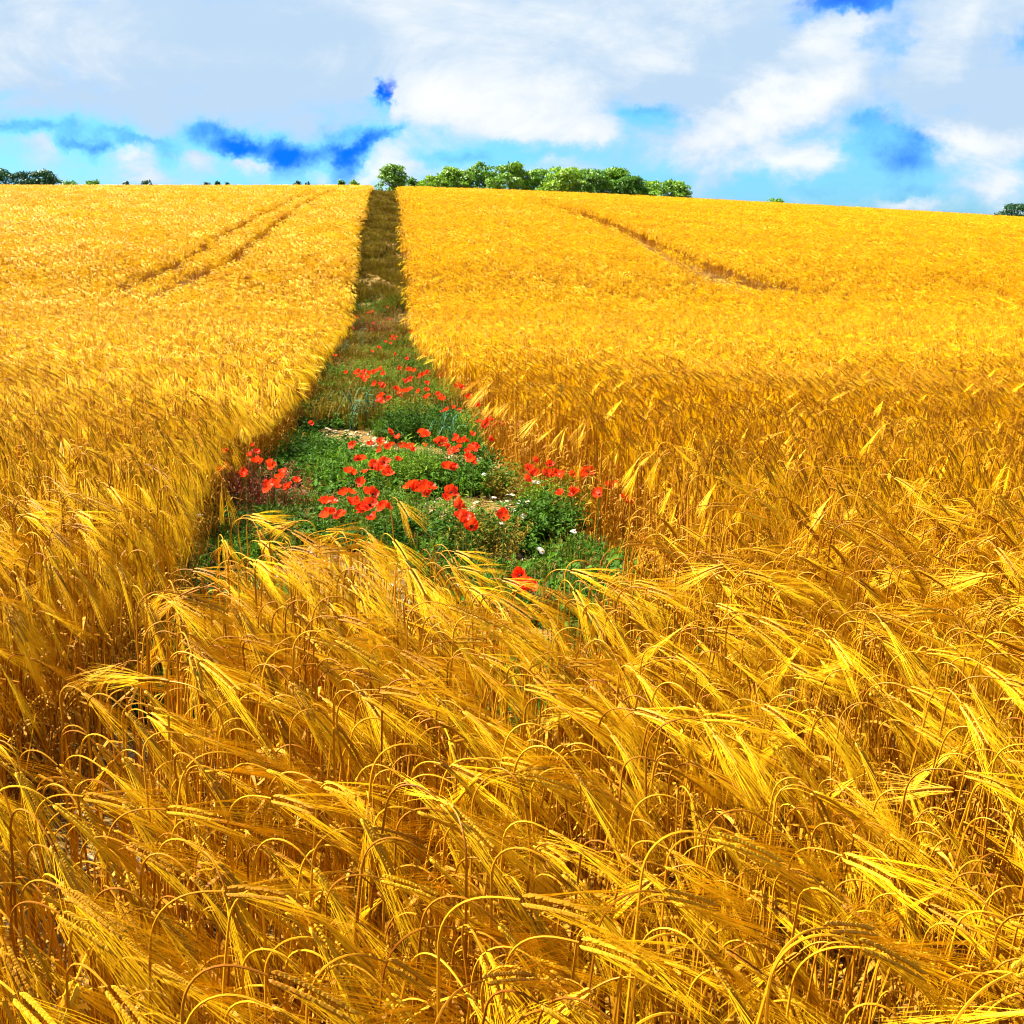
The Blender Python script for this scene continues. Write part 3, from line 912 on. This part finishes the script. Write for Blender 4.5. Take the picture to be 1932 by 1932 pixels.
# tall blue green volunteer cereal plants
for j, (cx, cy, h, n, lb) in enumerate([
        (1150, 590, .62, 9, 'tall blue green leafed cereal plant behind the central poppies'),
        (1555, 640, .70, 10, 'tall dark blue green cereal plant before the right crop wall'),
        (740, 520, .55, 8, 'thin grey green cereal plant standing on the bare stony patch'),
        (790, 500, .42, 6, 'shorter grey green cereal plant on the bare stony patch'),
        (705, 250, .75, 8, 'tall blue green cereal plant by the left crop edge, far back'),
        (782, 205, .75, 8, 'tall blue green cereal plant in the strip, farthest back')]):
    x, y, z = ground_at(cx, cy)
    stm, lv = MB(), MB(); r = np.random.RandomState(900 + j)
    for k in range(max(3, n // 2)):
        b = np.array([r.normal(0, .03), r.normal(0, .03), 0]); t = b + [r.normal(0, .05), r.normal(0, .05), h * r.uniform(.75, 1)]
        tube(stm, [b, (b + t) / 2 + [.005, 0, 0], t], [.003, .0025, .0015], 4)
        for q in range(4):
            f = r.uniform(.3, .95); p = b + (t - b) * f; a = r.uniform(0, 2 * PI); d = np.array([math.cos(a), math.sin(a), 0]); L_ = r.uniform(.15, .28)
            ribbon(lv, [p, p + d * L_ * .3 + [0, 0, L_ * .45], p + d * L_ * .65 + [0, 0, L_ * .45], p + d * L_ + [0, 0, L_ * r.uniform(-.3, .1)]],
                   [.008, .014, .011, .002], unit([-d[1], d[0], .2]))
    add_plant('cereal_plant', (x, y, z - .01), [('stems', stm, G_BLUE), ('leaves', lv, G_BLUE)], lb, 'plant', 'blue green cereal plants in the strip')

# ------------------------------------------------------------------ poppies: stem, four petals, heart
def petal_mesh(seed, open_):
    r = np.random.RandomState(seed); mb = MB(); nu, nv = 7, 6
    vs = []
    for j in range(nv):
        f = j / (nv - 1)
        for i in range(nu):
            a = (i / (nu - 1) - .5) * 1.95 * (.35 + .65 * f ** .6)
            rad = .037 * f * (1 - .10 * abs(i / (nu - 1) - .5) * 2)
            lift = (1 - open_) * .034 * f ** 1.4 + open_ * .012 * f ** 2 + r.normal(0, .0022) * f + .0040 * math.sin(i * 2.4 + seed) * f * f
            rr = rad * (1 - .42 * (1 - open_) * f)
            vs.append((math.cos(a) * rr, math.sin(a) * rr, lift))
    fs = [(j * nu + i, j * nu + i + 1, (j + 1) * nu + i + 1, (j + 1) * nu + i) for j in range(nv - 1) for i in range(nu - 1)]
    mb.add(vs, fs)
    return mb.mesh('petal', [M_PETAL], True)
PETALS = [petal_mesh(i, o_) for i, o_ in enumerate((.8, .5, .3, .65, .15, .45))]
hb = MB(); tube(hb, [(0, 0, .0), (0, 0, .004), (0, 0, .010), (0, 0, .013)], [.003, .006, .006, .001], 8)
HEART = hb.mesh('heart', [M_HEART], True)
STEMS = []
for i in range(5):
    r = np.random.RandomState(70 + i); mb = MB()
    bx, by = r.uniform(-.05, .05, 2)
    t = np.linspace(0, 1, 7)[:, None]
    p = np.array([[-bx, -by, -1.0]]) * (1 - t) + np.array([[bx, by, 0]]) * (t * (1 - t))
    tube(mb, p, [.0016] * 7, 4)
    STEMS.append(mb.mesh('stem', [M_PSTEM]))
pc = random.Random(5)
def poppy(cx, cy, label, size=1.0):
    h = pc.uniform(.34, .46) if cy < 1000 else .25
    x, y, z = ground_at(cx, cy, h)
    e = bpy.data.objects.new('poppy', None); e.empty_display_size = .05; C.objects.link(e)
    e.location = (x, y, z); e.rotation_euler = (0, 0, pc.uniform(0, 6.28))
    tag(e, label, 'poppy', 'red poppies in the strip')
    so = bpy.data.objects.new('stem', pc.choice(STEMS)); C.objects.link(so); so.parent = e
    so.location = (0, 0, h); so.scale = (1, 1, h)
    q = Euler((pc.uniform(-.2, 1.1), pc.uniform(-.8, .8), 0))
    ho = bpy.data.objects.new('heart', HEART); C.objects.link(ho); ho.parent = e
    ho.location = (0, 0, h); ho.rotation_euler = q; ho.scale = (size,) * 3
    k = pc.randrange(6)
    for n in range(4):
        po = bpy.data.objects.new('petal', PETALS[(k + (n % 2)) % 6]); C.objects.link(po); po.parent = e
        M = q.to_matrix().to_4x4() @ Matrix.Rotation(n * PI / 2 + pc.uniform(-.15, .15), 4, 'Z') @ Matrix.Translation((0, 0, .0015 * (n % 2)))
        po.matrix_local = Matrix.Translation((0, 0, h)) @ M @ Matrix.Scale(size * pc.uniform(.92, 1.1), 4)
patches = [
 ('red poppy among the red brown stems by the left crop wall', [(218, 602), (222, 658), (334, 574), (348, 632), (330, 612), (410, 645), (295, 683), (395, 742), (430, 732), (460, 685), (487, 745), (515, 720), (452, 705), (372, 640), (405, 752)]),
 ('lone red poppy at the left edge of the bare stony patch', [(578, 480)]),
 ('red poppy in the near cluster just behind the foreground ears', [(650, 805), (645, 860), (700, 860), (735, 810), (768, 805), (805, 825), (870, 830), (830, 872), (660, 798), (790, 835), (815, 815), (880, 822)]),
 ('red poppy between the near cluster and the big central bloom', [(735, 765), (820, 765), (775, 725), (808, 770), (790, 722)]),
 ('large red poppy in the densest central bloom', [(845, 655), (862, 640), (830, 645), (850, 675), (868, 668), (825, 665)]),
 ('red poppy beside the densest central bloom', [(730, 682), (795, 682), (880, 640), (778, 625), (768, 628), (740, 690), (888, 690), (930, 633)]),
 ('red poppy in the row along the near edge of the stony patch', [(730, 578), (820, 570), (855, 572), (862, 590), (930, 541), (892, 522), (905, 570)]),
 ('red poppy in the dense band across the middle of the strip', [(960, 577), (975, 580), (948, 572), (1040, 520), (1030, 535), (1022, 515), (1050, 535), (1035, 575), (1095, 560), (1080, 562), (1110, 560), (1128, 580), (1102, 548), (1165, 550), (1160, 540), (1155, 595), (1178, 580), (1148, 600), (1235, 580), (1215, 600), (1250, 585), (1243, 575), (1230, 530), (1195, 550), (1185, 560)]),
 ('red poppy on its own right of the dense middle band', [(1300, 548)]),
 ('red poppy below the dense middle band', [(1228, 640), (1232, 635), (1140, 665), (1150, 662)]),
 ('bright red poppy in the touching pair in front of the dense band', [(992, 740), (1003, 752), (985, 752), (1045, 760), (1055, 745), (1038, 745), (1050, 772), (1022, 758)]),
 ('red poppy right below the bright touching pair', [(1155, 775), (1172, 810), (1140, 768), (1180, 818), (1160, 815)]),
 ('orange red poppy low in the strip behind the foreground ears', [(1185, 885), (1215, 865), (1196, 872), (1205, 890)]),
 ('red poppy in front of the white daisies', [(1358, 865), (1364, 858)]),
 ('red poppy low in the gap next to the bare stones', [(1430, 1105), (1438, 1140), (1428, 1142), (1446, 1146)]),
 ('red poppy in the row left of the right crop wall', [(1450, 712), (1460, 668), (1493, 688), (1480, 632), (1545, 650), (1535, 685), (1580, 690), (1572, 683), (1590, 695), (1466, 672), (1640, 692)]),
 ('red poppy against the straw of the right crop wall', [(1688, 690), (1690, 672), (1750, 772), (1785, 742), (1793, 665), (1855, 797), (1745, 768)]),
 ('small red poppy above the olive weed on the right', [(1590, 772), (1640, 775), (1642, 768)]),
 ('red poppy high on the left at the narrowing of the strip', [(612, 215), (673, 207), (720, 277)]),
 ('red poppy in the far left cluster', [(770, 272), (795, 270), (790, 290), (770, 290), (795, 310), (830, 275), (855, 262), (875, 280), (812, 282), (780, 300), (845, 270), (760, 282)]),
 ('red poppy just below the far left cluster', [(860, 325), (840, 320), (868, 330)]),
 ('red poppy scattered in the far green weeds', [(935, 255), (928, 262), (975, 265), (965, 220), (915, 200), (1040, 202), (1100, 290), (1160, 258), (1165, 280), (1188, 265)]),
 ('red poppy in the far middle of the strip', [(930, 350), (930, 368), (922, 345), (978, 308), (955, 308), (965, 312), (1028, 285), (1022, 290), (1045, 320), (1018, 350), (1048, 350), (1045, 378), (1050, 372), (1110, 382), (1118, 385), (1092, 365), (980, 345), (862, 368), (893, 382), (860, 388)]),
 ('red poppy by the right crop edge in the far middle of the strip', [(1185, 338), (1212, 342), (1240, 328), (1218, 378), (1248, 412), (1300, 382), (1332, 382), (1310, 362), (1325, 378)]),
 ('red poppy by the right crop edge beside the blue green blades', [(1303, 467), (1258, 475), (1350, 488), (1295, 472), (1110, 435), (1180, 430)]),
 ('tiny red poppy where the strip narrows below the hill', [(822, 190), (850, 175), (880, 150), (905, 135), (920, 130), (895, 140), (912, 140), (830, 75), (745, 95), (820, 100), (1025, 120), (985, 110)]),
 ('tiny red poppy beyond the narrow of the strip', [(890, 60), (765, 55), (750, 65), (775, 62), (758, 48), (820, 28), (810, 32), (828, 25), (885, 10), (735, 72), (780, 50)]),
]
for lb, spots in patches:
    for (cx, cy) in spots:
        if cy > 130 and len(spots) > 3 and pc.random() < .42:
            poppy(cx + pc.uniform(-26, 26), cy + pc.uniform(-14, 16), lb, pc.uniform(.8, 1.2) * (1.32 if cy < 420 else 1.05))
        poppy(cx, cy, lb, pc.uniform(.85, 1.25) * (1.32 if cy < 420 else 1.0) * (1.15 if 'large' in lb or 'bright' in lb else 1))

# ------------------------------------------------------------------ daisies: stem, ray petals, yellow centre
def daisy_parts(seed):
    r = np.random.RandomState(seed); a, b, c_ = MB(), MB(), MB()
    tube(a, [(r.uniform(-.03, .03), r.uniform(-.03, .03), -1), (.01, 0, -.5), (0, 0, 0)], [.0012, .0011, .001], 3)
    for k in range(12):
        w = 2 * PI * k / 12; d = np.array([math.cos(w), math.sin(w), 0]); s_ = np.array([-d[1], d[0], 0])
        b.add([d * .003, d * .012 - s_ * .0026, d * .018 + [0, 0, -.002], d * .012 + s_ * .0026], [(0, 1, 2, 3)])
    tube(c_, [(0, 0, -.001), (0, 0, .002), (0, 0, .0045)], [.0045, .005, .001], 7)
    return a.mesh('stem', [G_MID]), b.mesh('petals', [M_WHITE]), c_.mesh('centre', [M_YOLK], True)
DP = daisy_parts(1)
dl = [('white daisy in the patch right of centre behind the drooping ears', [(1340, 830), (1370, 800), (1400, 835), (1455, 800), (1350, 885), (1320, 780), (1395, 770), (1345, 805), (1350, 840), (1385, 830), (1410, 830), (1450, 860), (1440, 857), (1330, 835), (1375, 770), (1310, 798), (1420, 800)]),
      ('white daisy high on the right below the row of poppies', [(1500, 715), (1490, 712), (1508, 712), (1480, 718), (1500, 722), (1505, 720)]),
      ('white daisy on the dark green weed right of centre', [(1285, 690), (1278, 688), (1375, 755)]),
      ('white daisy at the right above the golden ears', [(1645, 920), (1640, 915), (1510, 990), (1515, 1000), (1505, 995)]),
      ('white daisy in the dark at the foot of the left crop wall', [(125, 850), (120, 855), (135, 853)]),
      ('white daisy low in the gap before the foreground ears', [(1180, 1140), (915, 1090), (905, 1130), (920, 1135), (940, 1120)])]
for lb, spots in dl:
    for cx, cy in spots:
        h = pc.uniform(.16, .24); x, y, z = ground_at(cx, cy, h)
        e = bpy.data.objects.new('daisy', None); e.empty_display_size = .03; C.objects.link(e)
        e.location = (x, y, z); tag(e, lb, 'daisy', 'white daisies in the strip')
        q = Euler((pc.uniform(0, .8), pc.uniform(-.4, .4), pc.uniform(0, 6)))
        for nm, me in zip(('stem', 'petals', 'centre'), DP):
            o = bpy.data.objects.new(nm, me); C.objects.link(o); o.parent = e; o.location = (0, 0, h)
            if nm == 'stem': o.scale = (1, 1, h)
            else: o.rotation_euler = q; o.scale = (1.1,) * 3

# ------------------------------------------------------------------ ground cover of the strip and stones
gm = []
for i in range(4): gm.append(blades(20 + i, .16, .20, 26).mesh('grass_tuft', [G_MID if i < 2 else G_DARK]))
for i in range(4):
    a, b = leafy(40 + i, .11, .24, 20, .036, 8, lw=.6); a.merge(b); gm.append(a.mesh('leaf_mat', [G_DARK]))
for i in range(4): gm.append(blades(60 + i, .30, .35, 60, .009).mesh('dry_grass', [G_OLIVE]))
for i in range(3): gm.append(blades(80 + i, .26, .35, 50, .009).mesh('brown_grass', [G_BROWN]))
source('cover_shapes', gm)
r = np.random.RandomState(8)
def in_strip(x, y, m=.0): return (np.abs(x - strip_c(y)) < strip_hw(y) - m) & ~crop_here(x, y)
def wnoise(x, y): return np.sin(x * 3.1 + 1.7 * np.sin(y * 1.3)) + np.sin(y * 2.3 + 1.3 * np.sin(x * 2.1 + 1)) + .6 * np.sin(x * 7 + y * 5)
X = r.uniform(-14, 3, 90000); Y = r.uniform(2.2, 108, 90000)
k = in_strip(X, Y, .05) & (Y > 13); Xf, Yf = X[k], Y[k]
vf = np.where(r.rand(len(Xf)) < .6, 8 + r.randint(0, 4, len(Xf)), np.where(r.rand(len(Xf)) < .6, 12 + r.randint(0, 3, len(Xf)), r.randint(0, 8, len(Xf))))
vf = np.where(r.rand(len(Xf)) < sstep(Yf, 27, 17) * .7, r.randint(0, 8, len(Xf)), vf)
X = r.uniform(-3, 2, 14000); Y = r.uniform(2.2, 13, 14000)
bare = 0
for cx, cy, a_, b_ in ((740, 520, .60, 1.5), (1420, 1050, .22, .5), (1290, 810, .25, .45), (1350, 570, .2, .5), (900, 590, .35, .3)):
    bx, by, _ = ground_at(cx, cy)
    bare = bare + np.exp(-(((X - bx) / a_) ** 2 + ((Y - by) / b_) ** 2))
k = in_strip(X, Y, .0) & ~((Y < 3.5) & (X < -.75)) & (wnoise(X, Y) - 4.0 * bare > np.where(Y < 5.2, -1.3, -.1)); Xn, Yn = X[k], Y[k]
vn = np.where(r.rand(len(Xn)) < .72, 4 + r.randint(0, 4, len(Xn)), r.randint(0, 4, len(Xn)))
vn = np.where(r.rand(len(Xn)) < .25, 12 + r.randint(0, 3, len(Xn)), vn)
X, Y, V = np.concatenate([Xf, Xn]), np.concatenate([Yf, Yn]), np.concatenate([vf, vn])
sc2 = r.uniform(.7, 1.3, len(X)) * np.where((Y > 8) & (V < 8), 1.35, 1.0) * np.where((V >= 8) & (Y < 13), .5, 1) * np.where(Y > 22, .75 + .45 * np.clip(wnoise(X * .8, Y * .55), -1, 1.4), 1)
cover = scatter('weeds_and_grass', 'cover_shapes', np.stack([X, Y, terrain(X, Y) - .005], 1), np.stack([0 * X, 0 * X, r.uniform(0, 6.28, len(X))], 1), sc2, V)
tag(cover, 'low green weeds and dry olive grass covering the floor of the strip', 'ground cover', kind='stuff')

sm = []
for i in range(5):
    q = np.random.RandomState(i); mb = MB()
    ring = []
    vs = [(0, 0, .6)] + [(math.cos(w) * q.uniform(.8, 1.1), math.sin(w) * q.uniform(.6, .9), q.uniform(.1, .4)) for w in np.linspace(0, 2 * PI, 7)[:-1]] + \
         [(math.cos(w) * q.uniform(.7, .9), math.sin(w) * q.uniform(.5, .8), -.3) for w in np.linspace(0, 2 * PI, 7)[:-1]]
    fs = [(0, 1 + j, 1 + (j + 1) % 6) for j in range(6)] + [(1 + j, 7 + j, 7 + (j + 1) % 6, 1 + (j + 1) % 6) for j in range(6)]
    mb.add(vs, fs); sm.append(mb.mesh('stone', [M_STONE]))
source('stone_shapes', sm)
X = r.uniform(-3, 2.2, 9000); Y = r.uniform(1.6, 14, 9000)
k = in_strip(X, Y, -.1); X, Y = X[k], Y[k]
st = scatter('stones', 'stone_shapes', np.stack([X, Y, terrain(X, Y) + .004], 1), np.stack([r.normal(0, .3, len(X)), r.normal(0, .3, len(X)), r.uniform(0, 6.28, len(X))], 1),
             r.gamma(2.2, .0055, len(X)) + .004, r.randint(0, 5, len(X)))
tag(st, 'pale chalky stones strewn over the bare soil of the strip', 'stones', kind='stuff')

# ------------------------------------------------------------------ trees and shrubs on the skyline
T_BARK = plant_mat('bark', (0.10, 0.075, 0.05), (0.20, 0.16, 0.12), 0, 0.8, 0.2)
T_LIGHT = plant_mat('foliage_light', (0.07, 0.18, 0.006), (0.26, 0.42, 0.018), 0.30, 0.5, 0.3)
T_MID = plant_mat('foliage_mid', (0.045, 0.14, 0.008), (0.15, 0.29, 0.018), 0.28, 0.5, 0.3)
T_DARK = plant_mat('foliage_dark', (0.008, 0.045, 0.014), (0.022, 0.085, 0.018), 0.15, 0.5, 0.3)
def skyline(name, x0, x1, ytop, D, leafm, label, cat, group, seed, slant=.18, gaps=.0, dense=1.0, size=.26):
    r = np.random.RandomState(seed)
    ra, rb = ray(x0, ytop - 3), ray(x1, ytop - 3)
    xa, xb = ra[0] / ra[1] * D, rb[0] / rb[1] * D
    xc, w = (xa + xb) / 2, (xb - xa)
    zt = EYE + ra[2] / ra[1] * D
    zb = float(terrain(xc, D)) - .1
    h = zt - zb
    e = bpy.data.objects.new(name, None); e.empty_display_size = 1; C.objects.link(e)
    e.location = (xc, D, zb); tag(e, label, cat, group)
    cr, tk = MB(), MB()
    tube(tk, [(0, 0, 0), (.05 * w, 0, h * .3), (slant * w * .5, 0, h * .6), (slant * w, 0, h * .85)], [.05 * h, .04 * h, .025 * h, .01 * h], 7)
    for k in range(7):
        a = r.uniform(0, 2 * PI); z0 = h * r.uniform(.2, .55)
        d = np.array([math.cos(a) * w * .38, math.sin(a) * w * .3, h * r.uniform(.15, .4)])
        p0 = np.array([.05 * w * z0 / h * 3, 0, z0])
        tube(tk, [p0, p0 + d * .5 + [0, 0, .03 * h], p0 + d], [.018 * h, .012 * h, .005 * h], 5)
    nl = max(22, int(60 * dense))
    lobes = []
    for k in range(nl):
        fz = r.uniform(.12, 1) ** .8
        prof = max(.05, 1 - max(0, (fz - .45) / .58) ** 2.6) ** .5
        a = r.uniform(0, 2 * PI); rr = prof * math.sqrt(r.uniform(.1, 1)) * .86
        c_ = np.array([math.cos(a) * rr * w * .5 + slant * (fz - .4) * w, math.sin(a) * rr * w * .42, fz * h * .88])
        lobes.append((c_, np.array([w * r.uniform(.10, .18), w * r.uniform(.10, .18), h * r.uniform(.06, .11)])))
    N_ = int(3200 * dense * max(.35, min(2.2, w * h / 18)))
    for k in range(N_):
        c_, rad = lobes[r.randint(nl)]
        d = unit(r.normal(0, 1, 3)); d[2] = abs(d[2]) * .9 if r.rand() < .75 else d[2]
        p = c_ + d * rad * r.uniform(.75, 1.12) + r.normal(0, .05, 3)
        if p[2] > h * 1.02: continue
        n_ = unit(d + r.normal(0, .6, 3)); a1 = unit(np.cross(n_, r.normal(0, 1, 3))); a2 = np.cross(n_, a1)
        s_ = size * r.uniform(.55, 1.25)
        cr.add([p - a1 * s_ * .6, p - a2 * s_ * .35, p + a1 * s_ * .6, p + a2 * s_ * .35], [(0, 1, 2, 3)])
    tk.build('trunk', T_BARK, e); cr.build('crown', leafm, e)
    return e
TG = 'trees of the wood on the crest'
skyline('tree', 706, 766, 309, 128, T_MID, 'lone windswept green tree at the top of the strip', 'tree', None, 1, .16, size=.24, dense=1.3)
skyline('bush', 760, 793, 334, 131, T_MID, 'small green bush just right of the lone tree', 'bush', None, 2)
wood = [(796, 834, 332, 'lowest light green tree at the left end of the wood', T_LIGHT),
        (822, 888, 312, 'rounded light green tree, second from the left end of the wood', T_LIGHT),
        (884, 936, 304, 'tall narrow green tree beside the pale gap in the wood', T_MID),
        (925, 994, 305, 'tallest broad green tree of the wood', T_LIGHT),
        (984, 1042, 317, 'green tree right of the tallest tree of the wood', T_MID),
        (1022, 1100, 314, 'broad light green tree in the middle of the wood', T_LIGHT),
        (1078, 1142, 318, 'green tree right of the middle of the wood', T_MID),
        (1124, 1190, 315, 'tall light green tree before the wood drops to the right', T_LIGHT),
        (1165, 1212, 331, 'lower tree on the falling right shoulder of the wood', T_MID),
        (1196, 1246, 341, 'low bright green tree near the right end of the wood', T_LIGHT),
        (1232, 1296, 341, 'low spreading tree at the right end of the wood', T_MID)]
for i, (a, b, t, lb, mt) in enumerate(wood):
    skyline('tree', a - 12, b + 12, t, 128 + (i * 37 % 5), mt, lb, 'tree', TG, 20 + i, .08, size=.27)
FG = 'far shrubs and trees on the skyline'
far = [(-60, 30, 316, 'dark green tree cut by the left edge of the picture', 'tree', T_DARK), (6, 76, 322, 'dark green tree, second from the left edge', 'tree', T_DARK),
       (44, 112, 321, 'dark green tree at the right end of the far left group', 'tree', T_DARK),
       (108, 150, 341, 'low green shrub just right of the dark left trees', 'bush', T_MID), (150, 192, 341, 'low green shrub, second right of the dark left trees', 'bush', T_MID),
       (228, 246, 344, 'tiny shrub left of the pair above the left field', 'bush', T_DARK), (260, 291, 340, 'small ragged shrub above the left field', 'bush', T_DARK),
       (380, 398, 343, 'tiny shrub, left of a row of three on the skyline', 'bush', T_DARK), (403, 417, 342, 'tiny shrub, middle of a row of three on the skyline', 'bush', T_DARK),
       (423, 434, 344, 'tiny shrub, right of a row of three on the skyline', 'bush', T_DARK), (550, 571, 342, 'small dark shrub above the left wheel tracks', 'bush', T_DARK),
       (573, 586, 344, 'tiny shrub beside the one above the left wheel tracks', 'bush', T_DARK), (633, 653, 340, 'small green shrub, left of the pair left of the lone tree', 'bush', T_MID),
       (657, 680, 339, 'small round shrub, nearest on the left of the lone tree', 'bush', T_MID),
       (1438, 1484, 373, 'low pale shrub peeping over the crest right of the wood', 'bush', T_MID), (1878, 1990, 376, 'dark green tree cut by the right edge of the picture', 'tree', T_DARK)]
for i, (a, b, t, lb, ct, mt) in enumerate(far):
    skyline('tree' if ct == 'tree' else 'bush', a, b, t, 140, mt, lb, ct, FG, 60 + i, .05, size=.24, dense=1.2)
